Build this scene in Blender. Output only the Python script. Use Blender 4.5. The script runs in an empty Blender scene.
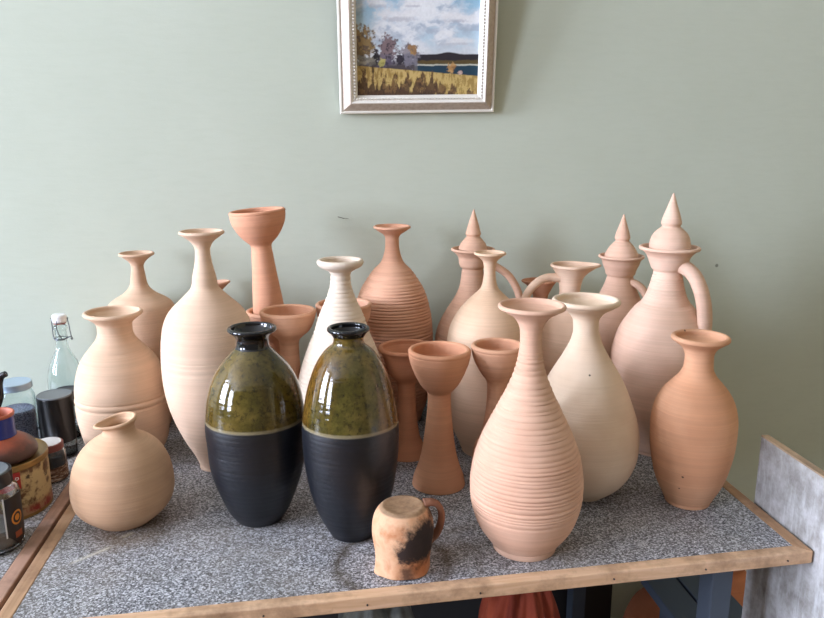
import bpy, bmesh, math, random
import numpy as np
from mathutils import Vector, Matrix
random.seed(7); rng = np.random.default_rng(7)
PI = math.pi
COL = bpy.context.scene.collection
TZ = 0.75                      # height of the table top

# ------------------------------------------------------------------ helpers
def lin(c):
    return tuple(((v/255)/12.92 if v/255 <= .04045 else ((v/255+.055)/1.055)**2.4) for v in c) + (1,)

def empty(name, loc, label, cat, group=None, rz=0):
    o = bpy.data.objects.new(name, None); COL.objects.link(o)
    o.empty_display_size = .05
    o.location = loc; o.rotation_euler = (0, 0, rz)
    return tag(o, label, cat, group)

def tag(o, label, cat=None, group=None):
    o['label'] = label
    if cat: o['category'] = cat
    if group: o['group'] = group
    return o

def mesh_obj(name, verts, faces, mat, parent=None, smooth=True, normals=None, loc=None):
    me = bpy.data.meshes.new(name)
    me.from_pydata([tuple(v) for v in verts], [], faces)
    me.update()
    for m in (mat if isinstance(mat, (list, tuple)) else [mat]): me.materials.append(m)
    if smooth: me.polygons.foreach_set('use_smooth', [True]*len(me.polygons))
    if normals is not None: me.normals_split_custom_set_from_vertices([tuple(n) for n in normals])
    o = bpy.data.objects.new(name, me); COL.objects.link(o)
    if parent: o.parent = parent
    if loc: o.location = loc
    return o

def bm_obj(name, bm, mat, parent=None, smooth=False, bevel=0, loc=None, rot=None, seg=2):
    me = bpy.data.meshes.new(name); bm.normal_update(); bm.to_mesh(me); bm.free()
    for m in (mat if isinstance(mat, (list, tuple)) else [mat]): me.materials.append(m)
    if smooth: me.polygons.foreach_set('use_smooth', [True]*len(me.polygons))
    o = bpy.data.objects.new(name, me); COL.objects.link(o)
    if parent: o.parent = parent
    if loc: o.location = loc
    if rot: o.rotation_euler = rot
    if bevel:
        b = o.modifiers.new('bevel', 'BEVEL'); b.width = bevel; b.segments = seg; b.limit_method = 'ANGLE'
    return o

def add_box(bm, c, s, rot=None):
    m = Matrix.Translation(c)
    if rot is not None: m = m @ rot
    return bmesh.ops.create_cube(bm, size=1, matrix=m @ Matrix.Diagonal((s[0], s[1], s[2], 1)))['verts']

def box(name, lo, hi, mat, parent=None, bevel=0, loc=None):
    bm = bmesh.new()
    add_box(bm, [(a+b)/2 for a, b in zip(lo, hi)], [b-a for a, b in zip(lo, hi)])
    return bm_obj(name, bm, mat, parent, bevel=bevel, loc=loc)

def prism(name, poly, z0, z1, mat, parent=None, bevel=0):
    n = len(poly)
    v = [(x, y, z0) for x, y in poly] + [(x, y, z1) for x, y in poly]
    f = [tuple(range(n-1, -1, -1)), tuple(range(n, 2*n))] + [(i, (i+1) % n, n+(i+1) % n, n+i) for i in range(n)]
    o = mesh_obj(name, v, f, mat, parent, smooth=False)
    if bevel:
        b = o.modifiers.new('bevel', 'BEVEL'); b.width = bevel; b.segments = 2; b.limit_method = 'ANGLE'
    return o

def catmull(pts, n=8):
    P = [np.array(p, float) for p in pts]; P = [2*P[0]-P[1]] + P + [2*P[-1]-P[-2]]
    out = []
    for i in range(1, len(P)-2):
        a, b, c, d = P[i-1:i+3]
        for k in range(n):
            t = k/n
            out.append(.5*((2*b)+(c-a)*t+(2*a-5*b+4*c-d)*t*t+(3*b-a-3*c+d)*t**3))
    out.append(P[-2]); return np.array(out)

def tube(name, pts, ra, rb, side, mat, parent=None, seg=20, n=8, taper=None, closed=False, raw=False):
    """swept ellipse: ra in the plane of the path, rb along the fixed direction `side`"""
    C = np.array(pts, float) if raw else catmull(pts, n)
    T = np.gradient(C, axis=0); T /= np.linalg.norm(T, axis=1)[:, None]
    s = np.array(side, float); s /= np.linalg.norm(s)
    V, F = [], []
    N = len(C)
    for i in range(N):
        u = np.cross(T[i], s); u /= np.linalg.norm(u); w = np.cross(u, T[i])
        k = 1 if taper is None else np.interp(i/(N-1), [a for a, _ in taper], [b for _, b in taper])
        for j in range(seg):
            a = 2*PI*j/seg
            V.append(C[i]+u*ra*k*math.cos(a)+w*rb*k*math.sin(a))
    for i in range(N-1):
        for j in range(seg):
            j2 = (j+1) % seg
            F.append((i*seg+j, i*seg+j2, (i+1)*seg+j2, (i+1)*seg+j))
    F.append(tuple(range(seg-1, -1, -1))); F.append(tuple((N-1)*seg+j for j in range(seg)))
    o = mesh_obj(name, V, F, mat, parent)
    bm = bmesh.new(); bm.from_mesh(o.data); bmesh.ops.recalc_face_normals(bm, faces=bm.faces); bm.to_mesh(o.data); bm.free()
    return o

# ------------------------------------------------------------------ materials
class NT:
    def __init__(s, name):
        s.m = bpy.data.materials.new(name); s.m.use_nodes = True
        s.t = s.m.node_tree; s.b = s.t.nodes['Principled BSDF']; s.out = s.t.nodes['Material Output']
    def n(s, kind, **kw):
        nd = s.t.nodes.new(kind)
        for k, v in kw.items():
            if k[0] == '_': setattr(nd, k[1:], v)
            else:
                key = k.replace('__', ' ')
                s.set(nd.inputs[key], v)
        return nd
    def set(s, sock, v):
        if isinstance(v, bpy.types.NodeSocket): s.t.links.new(v, sock)
        else: sock.default_value = v
    def coord(s, scale=(1, 1, 1), off=(0, 0, 0)):
        tc = s.n('ShaderNodeTexCoord'); mp = s.n('ShaderNodeMapping', Vector=tc.outputs['Object'], Scale=scale, Location=off)
        return mp.outputs[0]
    def noise(s, vec, scale, detail=3, rough=.55, dist=0):
        return s.n('ShaderNodeTexNoise', Vector=vec, Scale=scale, Detail=detail, Roughness=rough, Distortion=dist).outputs['Fac']
    def ramp(s, fac, stops, interp='LINEAR'):
        r = s.n('ShaderNodeValToRGB', Fac=fac); e = r.color_ramp.elements; r.color_ramp.interpolation = interp
        while len(e) < len(stops): e.new(.5)
        for el, (p, c) in zip(e, stops): el.position = p; el.color = c if len(c) == 4 else lin(c)
        return r.outputs[0]
    def gray(s, fac, a, b):
        return s.ramp(fac, [(a, (0, 0, 0, 1)), (b, (1, 1, 1, 1))])
    def mix(s, fac, a, b, mode='MIX'):
        m = s.n('ShaderNodeMix', _data_type='RGBA', _blend_type=mode)
        s.set(m.inputs[0], fac); s.set(m.inputs[6], a); s.set(m.inputs[7], b); return m.outputs[2]
    def math(s, op, a, b=0., c=0.):
        m = s.n('ShaderNodeMath', _operation=op); s.set(m.inputs[0], a); s.set(m.inputs[1], b); s.set(m.inputs[2], c); return m.outputs[0]
    def bump(s, h, strength=.3, dist=.001, prev=None):
        b = s.n('ShaderNodeBump', Height=h, Strength=strength, Distance=dist)
        if prev is not None: s.set(b.inputs['Normal'], prev)
        return b.outputs[0]
    def fin(s, col=None, rough=None, normal=None, **kw):
        if col is not None: s.set(s.b.inputs['Base Color'], col)
        if rough is not None: s.set(s.b.inputs['Roughness'], rough)
        if normal is not None: s.set(s.b.inputs['Normal'], normal)
        for k, v in kw.items(): s.set(s.b.inputs[k.replace('__', ' ')], v)
        return s.m

def plain(name, c, rough=.6, metal=0, **kw):
    return NT(name).fin(lin(c), rough, Metallic=metal, **kw)

def shade(c, k): return tuple(min(255, max(0, v*k)) for v in c)

def clay(name, c, c2=None, seed=0., specks=False, line=.24, warm=None):
    """thrown bisque clay: horizontal throwing lines, soft firing blush, fine grain"""
    c2 = c2 or shade(c, .93); c, c2 = [tuple(v*.87+w_*.13 for v, w_ in zip(q, (238, 216, 190))) for q in (c, c2)]
    t = NT(name)
    off = (seed*3.1, seed*1.7, seed*2.3)
    bl = t.noise(t.coord((1, 1, 1), off), 9, 3)
    ln = t.noise(t.coord((2.5, 2.5, 230), off), 1.6, 4, .65)
    ln2 = t.noise(t.coord((1.2, 1.2, 60), off), 1.5, 2)
    gr = t.noise(t.coord((1, 1, 1), off), 900, 2)
    col = t.mix(t.gray(bl, .35, .65), lin(c), lin(c2))
    col = t.mix(t.math('MULTIPLY', t.gray(ln, .35, .75), line), col, lin(shade(c, .74)))
    col = t.mix(t.math('MULTIPLY', t.gray(ln2, .45, .75), line*1.2), col, lin(shade(c2, .86)))
    if specks:
        v = t.n('ShaderNodeTexVoronoi', Vector=t.coord((1, 1, 1), off), Scale=24).outputs['Distance']
        nz = t.noise(t.coord((1, 1, 1), off), 160, 2)
        sp = t.math('ADD', v, t.math('MULTIPLY', nz, .10))
        col = t.mix(t.ramp(sp, [(.085, (1, 1, 1, 1)), (.105, (0, 0, 0, 1))]), col, lin(shade(c, .45)))
    nb = t.bump(ln, .4, .0018); nb = t.bump(gr, .12, .0004, nb)
    return t.fin(col, .88, nb, Specular__IOR__Level=.25)

def wood(name, c, c2, axis='X', dirt=None, rough=.7, seed=0):
    t = NT(name)
    sc = {'X': (5, 70, 70), 'Y': (70, 5, 70), 'Z': (70, 70, 5)}[axis]
    g = t.noise(t.coord(sc, (seed, seed*2, seed*3)), 1.3, 5, .65, .6)
    col = t.mix(t.gray(g, .3, .7), lin(c), lin(c2))
    if dirt:
        d = t.noise(t.coord((1, 1, 1), (seed, 0, seed)), 14, 5, .7)
        col = t.mix(t.gray(d, .45, .72), col, lin(dirt))
    return t.fin(col, rough, t.bump(g, .3, .001))

# wall paint: sage green, brushed by hand
def wall_mat():
    t = NT('sage_wall_paint')
    a = t.noise(t.coord((1, 1, 1)), 2.2, 4, .6); b = t.noise(t.coord((1.2, 1.2, 6)), 16, 4, .6); f = t.noise(t.coord(), 260, 3)
    col = t.mix(t.gray(a, .3, .7), lin((187, 193, 175)), lin((193, 199, 182)))
    col = t.mix(t.math('MULTIPLY', t.gray(b, .45, .75), .22), col, lin((177, 184, 164)))
    v = t.n('ShaderNodeTexVoronoi', Vector=t.coord(), Scale=5.5).outputs['Distance']
    col = t.mix(t.ramp(v, [(.018, (1, 1, 1, 1)), (.03, (0, 0, 0, 1))]), col, lin((128, 132, 118)))
    nb = t.bump(b, .10, .004); nb = t.bump(f, .12, .001, nb)
    return t.fin(col, .62, nb, Specular__IOR__Level=.3)

def laminate_mat():
    t = NT('granite_laminate'); p = t.coord()
    s1 = t.noise(p, 360, 3, .75); s2 = t.noise(t.coord((1, 1, 1), (3, 1, 2)), 240, 3, .7); big = t.noise(p, 6, 4, .6)
    vc = t.n('ShaderNodeTexVoronoi', Vector=p, Scale=440.).outputs['Color']
    vr = t.n('ShaderNodeSeparateColor', Color=vc).outputs[0]
    grain = t.math('ADD', t.math('MULTIPLY', vr, .62), t.math('MULTIPLY', s1, .38))
    col = t.ramp(grain, [(.20, (40, 41, 44)), (.40, (106, 107, 110)), (.60, (152, 153, 157)), (.80, (222, 223, 227))])
    col = t.mix(t.math('MULTIPLY', t.gray(s2, .54, .64), .7), col, lin((50, 51, 57)))
    col = t.mix(t.ramp(s2, [(.36, (1, 1, 1, 1)), (.42, (0, 0, 0, 1))]), col, lin((196, 198, 202)))
    col = t.mix(t.math('MULTIPLY', t.gray(big, .42, .72), .35), col, lin((150, 138, 120)))      # clay dust film
    # worn stains with outlines of their own
    sep = t.n('ShaderNodeSeparateXYZ', Vector=p)
    wob = t.noise(p, 30, 3)
    def ring(cx, cy, r, w, amt, c, col):
        dx = t.math('SUBTRACT', sep.outputs[0], cx); dy = t.math('SUBTRACT', sep.outputs[1], cy)
        d = t.math('SQRT', t.math('ADD', t.math('MULTIPLY', dx, dx), t.math('MULTIPLY', dy, dy)))
        d = t.math('ADD', d, t.math('MULTIPLY', t.math('SUBTRACT', wob, .5), .025))
        e = t.math('ABSOLUTE', t.math('SUBTRACT', d, r))
        m = t.math('MULTIPLY', t.ramp(e, [(0, (1, 1, 1, 1)), (w, (0, 0, 0, 1))]), amt)
        return t.mix(m, col, lin(c))
    col = ring(.105, 1.008, .082, .016, .75, (70, 58, 40), col)
    col = ring(.16, 1.0, .075, .008, .35, (84, 72, 56), col)
    col = ring(-.30, 1.155, .03, .05, .5, (120, 96, 60), col)
    def streak(x0, y0, x1, y1, w, amt, c, col):
        L = math.hypot(x1-x0, y1-y0); ux, uy = (x1-x0)/L, (y1-y0)/L
        dx = t.math('SUBTRACT', sep.outputs[0], (x0+x1)/2); dy = t.math('SUBTRACT', sep.outputs[1], (y0+y1)/2)
        a = t.math('ABSOLUTE', t.math('ADD', t.math('MULTIPLY', dx, ux), t.math('MULTIPLY', dy, uy)))
        b = t.math('ABSOLUTE', t.math('ADD', t.math('MULTIPLY', dx, -uy), t.math('MULTIPLY', dy, ux)))
        b = t.math('ADD', b, t.math('MULTIPLY', t.math('SUBTRACT', wob, .5), w*.8))
        m = t.math('MULTIPLY', t.ramp(a, [(L*.35, (1, 1, 1, 1)), (L*.5, (0, 0, 0, 1))]), t.ramp(b, [(w*.4, (1, 1, 1, 1)), (w, (0, 0, 0, 1))]))
        return t.mix(t.math('MULTIPLY', m, amt), col, lin(c))
    col = streak(-.372, 1.065, -.318, 1.112, .0045, .75, (205, 198, 178), col)
    col = streak(-.312, 1.135, -.296, 1.152, .005, .6, (205, 195, 165), col)
    return t.fin(col, t.ramp(big, [(.3, (.38,)*3+(1,)), (.7, (.58,)*3+(1,))]), t.bump(s1, .05, .0005), Specular__IOR__Level=.4)

def glaze_mat(name, zline, browner, seed):
    t = NT(name); p = t.coord((1, 1, 1), (seed, seed, seed))
    sep = t.n('ShaderNodeSeparateXYZ', Vector=t.coord())
    n1 = t.noise(p, 22, 5, .65); n2 = t.noise(p, 130, 4, .7); n3 = t.noise(t.coord((1, 1, .35), (seed, 0, 0)), 9, 3)
    col = t.ramp(n1, [(.3, (40, 36, 14)), (.5, (74, 66, 24)), (.7, (106, 90, 42))])
    col = t.mix(t.math('MULTIPLY', t.gray(n3, .4, .62), browner), col, lin((112, 74, 28)))
    col = t.mix(t.math('MULTIPLY', t.gray(n2, .50, .66), .75), col, lin((30, 25, 10)))
    zz = t.math('ADD', sep.outputs[2], t.math('MULTIPLY', t.math('SUBTRACT', n3, .5), .004))
    up = t.ramp(t.math('MULTIPLY', t.math('SUBTRACT', zz, zline), 100.), [(0, (0, 0, 0, 1)), (.04, (1, 1, 1, 1))])
    edge = t.ramp(t.math('ABSOLUTE', t.math('MULTIPLY', t.math('SUBTRACT', zz, zline+.001), 100.)), [(.12, (1, 1, 1, 1)), (.36, (0, 0, 0, 1))])
    l1 = t.noise(t.coord((3, 3, 160), (seed, 0, 0)), 1.5, 4, .6)
    low = t.ramp(l1, [(.3, (9, 11, 16)), (.7, (17, 20, 28))])
    col = t.mix(up, low, col)
    col = t.mix(t.math('MULTIPLY', edge, .65), col, lin((146, 134, 104)))
    r = t.ramp(up, [(0, (.40,)*3+(1,)), (1, (.06,)*3+(1,))])
    nb = t.bump(l1, .18, .0014)
    return t.fin(col, r, nb, Specular__IOR__Level=.6)

MAT = dict(
    wall=wall_mat(), lam=laminate_mat(),
    floor=plain('brown_floor', (128, 98, 70), .6),
    wood_x=wood('pale_edge_wood', (224, 188, 154), (200, 158, 118), 'X', (150, 118, 88)),
    wood_y=wood('pale_side_wood', (190, 152, 116), (158, 122, 90), 'Y', (132, 100, 76), seed=2),
    wood_y2=wood('worn_side_wood', (186, 148, 124), (156, 120, 100), 'Y', (124, 96, 80), seed=5),
    paint_blue=plain('blue_grey_paint', (62, 72, 84), .6),
    black_gloss=NT('black_glaze').fin(lin((14, 14, 17)), .07, Specular__IOR__Level=.6),
    steel=plain('bail_wire_steel', (104, 106, 110), .35, 1),
    ceramic=plain('white_ceramic', (232, 232, 230), .25),
    glass=NT('clear_glass').fin(lin((242, 248, 248)), .02, Transmission__Weight=1., IOR=1.45),
    black_plastic=plain('black_plastic', (11, 11, 12), .28),
    grey_lid=plain('dull_grey_lid', (122, 128, 132), .4, .3),
    tin_lid=plain('pale_blue_lid', (176, 196, 212), .35, .4),
    gold=plain('gold_tin', (146, 114, 66), .4, .6),
)

# ------------------------------------------------------------------ lathe pots
DATA = {
'A': {'loc':[-0.3645,1.63],'lean':-0.0,'prof':[(0,439),(429,567),(774,673),(1228,766),(1676,815),(2119,789),(2448,732),(2709,655),(2931,316),(3097,183),(3310,147),(3502,125),(3586,157),(3671,250),(3755,358)],'split':[0.2968,0.3692]},
'B': {'loc':[-0.3688,1.452],'lean':-0.007,'prof':[(0,523),(319,742),(797,836),(982,859),(1288,855),(1490,840),(1792,772),(1991,695),(2190,555),(2367,400),(2445,351),(2563,316),(2680,316),(2758,353),(2816,427),(2913,534)],'split':[0.2328,0.2806]},
'C': {'loc':[-0.3198,1.1961],'lean':0.0034,'prof':[(0,414),(117,556),(243,697),(404,782),(581,808),(881,777),(1090,706),(1254,613),(1401,459),(1504,287),(1589,232),(1640,232),(1725,280)],'split':[0.1521,0.164]},
'D': {'loc':[-0.1954,1.3879],'lean':-0.0003,'prof':[(0,291),(62,273),(124,309),(328,392),(532,503),(734,594),(935,674),(1333,790),(1727,849),(2018,859),(2307,850),(2783,790),(2915,743),(3065,662),(3252,470),(3382,338),(3493,243),(3713,203),(3951,150),(4168,131),(4258,158),(4348,227),(4420,332),(4482,399)],'split':[0.34,0.4402]},
'G': {'loc':[-0.0868,1.545],'lean':0.0,'prof':[(0,512),(382,467),(606,360),(1050,252),(1598,209),(2009,197),(2095,249),(2244,351),(2415,464),(2626,534)],'split':[0.0494,0.203]},
'F': {'loc':[-0.0505,1.435],'lean':0.0,'prof':[(0,520),(253,498),(465,397),(781,296),(1197,236),(1711,201),(2236,184),(2316,197),(2416,289),(2516,404),(2655,480),(2773,518),(2872,540)],'split':[0.0676,0.2296]},
'H': {'loc':[0.0577,1.487],'lean':-0.0,'prof':[(0,521),(420,435),(639,341),(1074,256),(1609,208),(2136,192),(2241,202),(2324,282),(2459,422),(2614,522),(2758,544),(2861,560)],'split':[0.053,0.2178]},
'I': {'loc':[0.0479,1.3693],'lean':0.001,'prof':[(0,464),(143,521),(349,653),(677,803),(1042,875),(1382,870),(1759,808),(2325,632),(2671,489),(2843,443),(3032,368),(3221,285),(3408,216),(3539,186),(3724,177),(3780,237),(3854,400),(3927,427)],'split':[0.3221,0.3798]},
'J': {'loc':[-0.1001,1.1747],'lean':0.0028,'prof':[(0,365),(54,390),(127,464),(307,545),(576,645),(842,727),(1105,765),(1366,777),(1624,798),(1795,787),(2049,761),(2301,700),(2551,592),(2716,467),(2864,331),(2913,283),(2962,255),(3067,251),(3157,313),(3221,383)],'split':[0.2913,0.3108],'zl':0.1778},
'K': {'loc':[0.0503,1.1057],'lean':-0.0019,'prof':[(0,343),(53,359),(123,409),(297,492),(557,591),(814,661),(1068,701),(1321,732),(1570,744),(1735,747),(1981,728),(2225,689),(2466,632),(2705,552),(2863,476),(3020,362),(3130,233),(3208,222),(3285,270),(3347,321)],'split':[0.3068,0.3239],'zl':0.19},
'L': {'loc':[0.1679,1.6],'lean':0.0,'prof':[(0,516),(-26,629),(401,748),(870,832),(1333,871),(1790,877),(2241,854),(2576,792),(2908,691),(3128,564),(3346,416),(3520,248),(3671,186),(3865,149),(4036,145),(4122,191),(4185,297),(4270,398)],'split':[0.3433,0.4164]},
'M': {'loc':[0.1737,1.3992],'lean':-0.0011,'prof':[(0,448),(173,348),(385,257),(700,207),(1116,176),(1445,171),(1507,195),(1609,292),(1771,392),(1973,445),(2094,492),(2174,545)],'split':[0.0279,0.1466]},
'N': {'loc':[0.2142,1.2579],'lean':-0.0,'prof':[(0,482),(167,453),(362,380),(653,306),(1036,254),(1415,215),(1677,202),(1742,203),(1789,237),(1872,314),(2011,397),(2158,463),(2341,525),(2432,541),(2504,549)],'split':[0.0421,0.177]},
'O': {'loc':[0.3176,1.255],'lean':-0.0,'prof':[(0,458),(704,380),(897,280),(1185,216),(1526,179),(1845,171),(1939,195),(2050,275),(2198,362),(2345,428),(2474,461),(2556,474)],'split':[0.0801,0.1864]},
'P': {'loc':[0.3395,1.58],'lean':0.0,'prof':[(0,540),(-35,630),(392,738),(861,823),(1325,840),(1783,802),(2009,766),(2235,677),(2414,588),(2570,489),(2792,357),(3013,274),(3232,241),(3331,232),(3377,219),(3411,262),(3472,290),(3624,315),(3710,385),(3786,470)],'split':[0.2682,0.3379],'lid':[(3797,310),(3911,269),(4022,181),(4076,140),(4118,164),(4203,144),(4373,97),(4543,42),(4637,13)],'az':-7.5,'hand':[(284,3472),(435,3440),(588,3363),(763,3232),(921,3013),(1026,2748),(1070,2414),(991,2122),(736,1873)]},
'Q': {'loc':[0.3355,1.3971],'lean':-0.0022,'prof':[(0,504),(178,553),(477,690),(732,758),(1048,814),(1464,838),(1875,839),(2281,808),(2482,777),(2682,697),(2881,579),(3079,412),(3216,261),(3334,159),(3470,126),(3645,109),(3819,129),(3876,165),(3934,247),(3984,306)],'split':[0.3275,0.3915]},
'R': {'loc':[0.5036,1.425],'lean':0.0,'prof':[(0,499),(279,559),(651,659),(1085,747),(1513,773),(1936,728),(2353,613),(2602,491),(2827,339),(2991,229),(3133,203),(3295,218),(3376,238),(3496,286),(3596,345),(3666,404)],'split':[0.2889,0.3536],'az':172.5,'hand':[(166,3416),(305,3426),(443,3426),(599,3366),(772,3204),(874,3001),(895,2725),(765,2436),(393,2166)]},
'S': {'loc':[0.5015,1.61],'lean':0.0,'prof':[(0,463),(86,532),(693,608),(1289,603),(1760,520),(2156,338),(2387,202),(2570,157),(2685,168),(2799,223),(2935,290),(3003,334)],'split':[0.2433,0.2867]},
'T': {'loc':[0.666,1.565],'lean':-0.0,'prof':[(0,548),(-313,619),(99,719),(650,827),(1123,855),(1591,828),(2052,734),(2349,620),(2621,485),(2846,385),(3048,307),(3115,289),(3168,274),(3204,311),(3292,332),(3425,389),(3514,414),(3593,492)],'split':[0.2869,0.317],'lid':[(3558,362),(3624,355),(3777,282),(3886,195),(3941,141),(3995,165),(4082,149),(4234,99),(4407,43),(4503,13)],'az':-47.5,'hand':[(25,3073),(189,3060),(374,3028),(540,2917),(667,2715),(732,2437),(685,2163),(457,1833)]},
'U': {'loc':[0.6747,1.3611],'lean':-0.0003,'prof':[(0,527),(336,625),(699,782),(1122,917),(1539,971),(1931,971),(2278,911),(2500,830),(2711,710),(2941,543),(3060,432),(3258,347),(3454,296),(3591,269),(3643,263),(3669,295),(3707,318),(3804,358),(3940,416),(3997,468),(4074,566)],'split':[0.2961,0.3659],'lid':[(4074,381),(4151,377),(4266,353),(4361,304),(4437,227),(4494,167),(4551,189),(4664,164),(4834,105),(5002,49),(5108,13)],'az':-49.5,'hand':[(104,3816),(226,3762),(386,3704),(530,3579),(642,3384),(715,3184),(763,2961),(786,2694),(761,2437),(616,2113)]},
'V': {'loc':[0.4625,1.1874],'lean':-0.0143,'prof':[(0,363),(58,363),(96,451),(249,635),(439,773),(628,858),(816,908),(1096,924),(1373,891),(1556,841),(1738,782),(2098,641),(2277,545),(2454,436),(2631,338),(2841,241),(2980,209),(3154,215),(3257,268),(3326,343),(3394,476),(3480,565)],'split':[0.2718,0.336]},
'W': {'loc':[0.3101,1.03],'lean':-0.0011,'prof':[(0,487),(77,481),(128,524),(230,607),(432,732),(683,811),(931,842),(1095,844),(1421,802),(1582,761),(1742,706),(1901,643),(2059,561),(2216,488),(2372,413),(2527,338),(2681,274),(2835,223),(2987,186),(3138,165),(3289,156),(3438,162),(3572,210),(3646,273),(3720,402),(3786,488)],'split':[0.2804,0.3661]},
'X': {'loc':[0.6306,1.1368],'lean':-0.0012,'prof':[(0,381),(85,398),(235,475),(478,576),(755,642),(1030,687),(1266,699),(1483,700),(1662,674),(1839,625),(2016,526),(2174,392),(2279,300),(2418,239),(2592,225),(2712,256),(2781,306),(2849,404),(2918,468)],'split':[0.2157,0.2815]},
'Y': {'loc':[0.118,0.9977],'lean':-0.0005,'prof':[(0,405),(131,396),(261,407),(422,433),(583,451),(742,442),(869,405),(948,346),(984,310)],'az':4.5,'hand':[(313,977),(418,982),(508,940),(569,822),(570,661),(511,491),(376,377)]},
'Z': {'loc':[-0.2173,1.65],'lean':-0.0,'prof':[(0,382),(451,446),(988,487),(1564,484),(2018,437),(2332,326),(2556,206),(2733,173),(2866,184),(2976,237),(3052,280)],'split':[0.2556,0.2954]}}

def pchip(z, r, q):
    z, r = np.array(z), np.array(r); h = np.diff(z); d = np.diff(r)/h
    m = np.zeros_like(r); m[0], m[-1] = d[0], d[-1]
    for i in range(1, len(r)-1):
        if d[i-1]*d[i] > 0:
            w1, w2 = 2*h[i]+h[i-1], h[i]+2*h[i-1]
            m[i] = (w1+w2)/(w1/d[i-1]+w2/d[i])
    i = np.clip(np.searchsorted(z, q)-1, 0, len(h)-1); t = (q-z[i])/h[i]
    return ((2*t**3-3*t**2+1)*r[i]+(t**3-2*t**2+t)*h[i]*m[i]+(-2*t**3+3*t**2)*r[i+1]+(t**3-t**2)*h[i]*m[i+1])

def smooth_profile(z, r, dz, zb, s_lo, s_hi):
    """blur with a wide kernel on the body (below zb) and a narrow one above"""
    q = np.arange(0, z[-1], dz); v = pchip(z, r, q); out = v.copy()
    lo, hi = [], []
    for s, dst in ((s_lo, lo), (s_hi, hi)):
        k = max(1, int(3*s/dz)); w = np.exp(-.5*(np.arange(-k, k+1)*dz/s)**2); w /= w.sum()
        pad = np.concatenate([2*v[0]-v[k:0:-1], v, 2*v[-1]-v[-2:-k-2:-1]])
        dst.append(np.convolve(pad, w, 'valid'))
    b = 1/(1+np.exp((q-zb)/.008))
    return q, lo[0]*b+hi[0]*(1-b)

def pot_path(prof, zneck, lip=.0035, wall=.0045, zstop=None, dz=.002, s_lo=.008, s_hi=.002, foot=None):
    """closed cross-section (r, z, tag): outside from the base centre up, over the lip, down inside"""
    z = [a/1e4 for a, _ in prof]; r = [b/1e4 for _, b in prof]
    zt, rt = z[-1], r[-1]
    q, o = smooth_profile(z, r, dz, zneck-(.012 if s_hi > .001 else .004), s_lo, s_hi)
    keep = q < zt-lip*.75; q, o = q[keep], o[keep]
    if foot:                                     # trimmed foot: short straight ring, then the belly
        fh, fr = foot
        m = q < fh; o[m] = fr
        m2 = (q >= fh) & (q < fh+.004); o[m2] = np.minimum(o[m2], fr-.0012+(q[m2]-fh)*.5)
    e = .0015
    P = [(0., .0), (o[0]*.55, .0), (o[0]-e*1.2, .0), (o[0]-e*.35, e*.35)]
    P += [(b, a) for a, b in zip(q, o) if a > e*.9]
    rl = rt-lip
    for a in np.linspace(-50, 165, 12): P.append((rl+lip*math.cos(math.radians(a)), zt+lip*math.sin(math.radians(a))))
    zs = zstop if zstop is not None else zt*.3
    iq = q[(q > zs) & (q < zt-lip*.2)][::-1]; io = np.maximum(np.interp(iq, q, o)-wall, .003)
    io = np.minimum(io, rl-lip*.9)
    P += [(b, a) for a, b in zip(iq, io)]
    P += [(io[-1]*.75, iq[-1]-.0025), (io[-1]*.35, iq[-1]-.0035), (0., iq[-1]-.004)]
    return np.array(P)

def rib_func(z0, z1, amp, seed, step=(.0042, .0085)):
    r = np.random.default_rng(seed); zs = [z0]
    while zs[-1] < z1: zs.append(zs[-1]+r.uniform(*step))
    zs = np.array(zs); am = r.uniform(.5, 1.15, len(zs))*amp
    def f(z):
        i = np.clip(np.searchsorted(zs, z)-1, 0, len(zs)-2); t = np.clip((z-zs[i])/(zs[i+1]-zs[i]), 0, 1)
        win = np.clip((z-z0)/.012, 0, 1)*np.clip((z1-z)/.015, 0, 1)
        return am[i]*(np.sin(PI*t)**.42-.75)*win
    return f

def spin(P, seg, lean=0, ztop=1, ribs=None, pitch=.004, deform=None, ribmask=None):
    a = np.linspace(0, 2*PI, seg, endpoint=False)
    R = np.repeat(P[:, :1], seg, 1); Z = np.repeat(P[:, 1:2], seg, 1); A = np.repeat(a[None], len(P), 0)
    if ribs is not None:
        # the coil drifts up once around; faded where the coil meets itself
        Z2 = Z+.0010*np.sin(A+1.)+.0006*np.sin(2*A)
        R = R+np.where(ribmask[:, None] & (R > .004), ribs(Z2), 0)
    if deform: R, Z = deform(R, Z, A)
    X = R*np.cos(A)+lean*Z/ztop; Y = R*np.sin(A)
    G = np.stack([X, Y, Z], -1)
    du = np.roll(G, -1, 1)-np.roll(G, 1, 1); dv = np.gradient(G, axis=0)
    N = np.cross(du, dv); L = np.linalg.norm(N, axis=2, keepdims=True); N = np.where(L > 1e-12, N/np.maximum(L, 1e-12), 0)
    N[0] = (0, 0, -1)
    N[-1] = (0, 0, 1)
    bad = np.linalg.norm(N, axis=2) < .5; N[bad] = (0, 0, 1)
    return G, N

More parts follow.
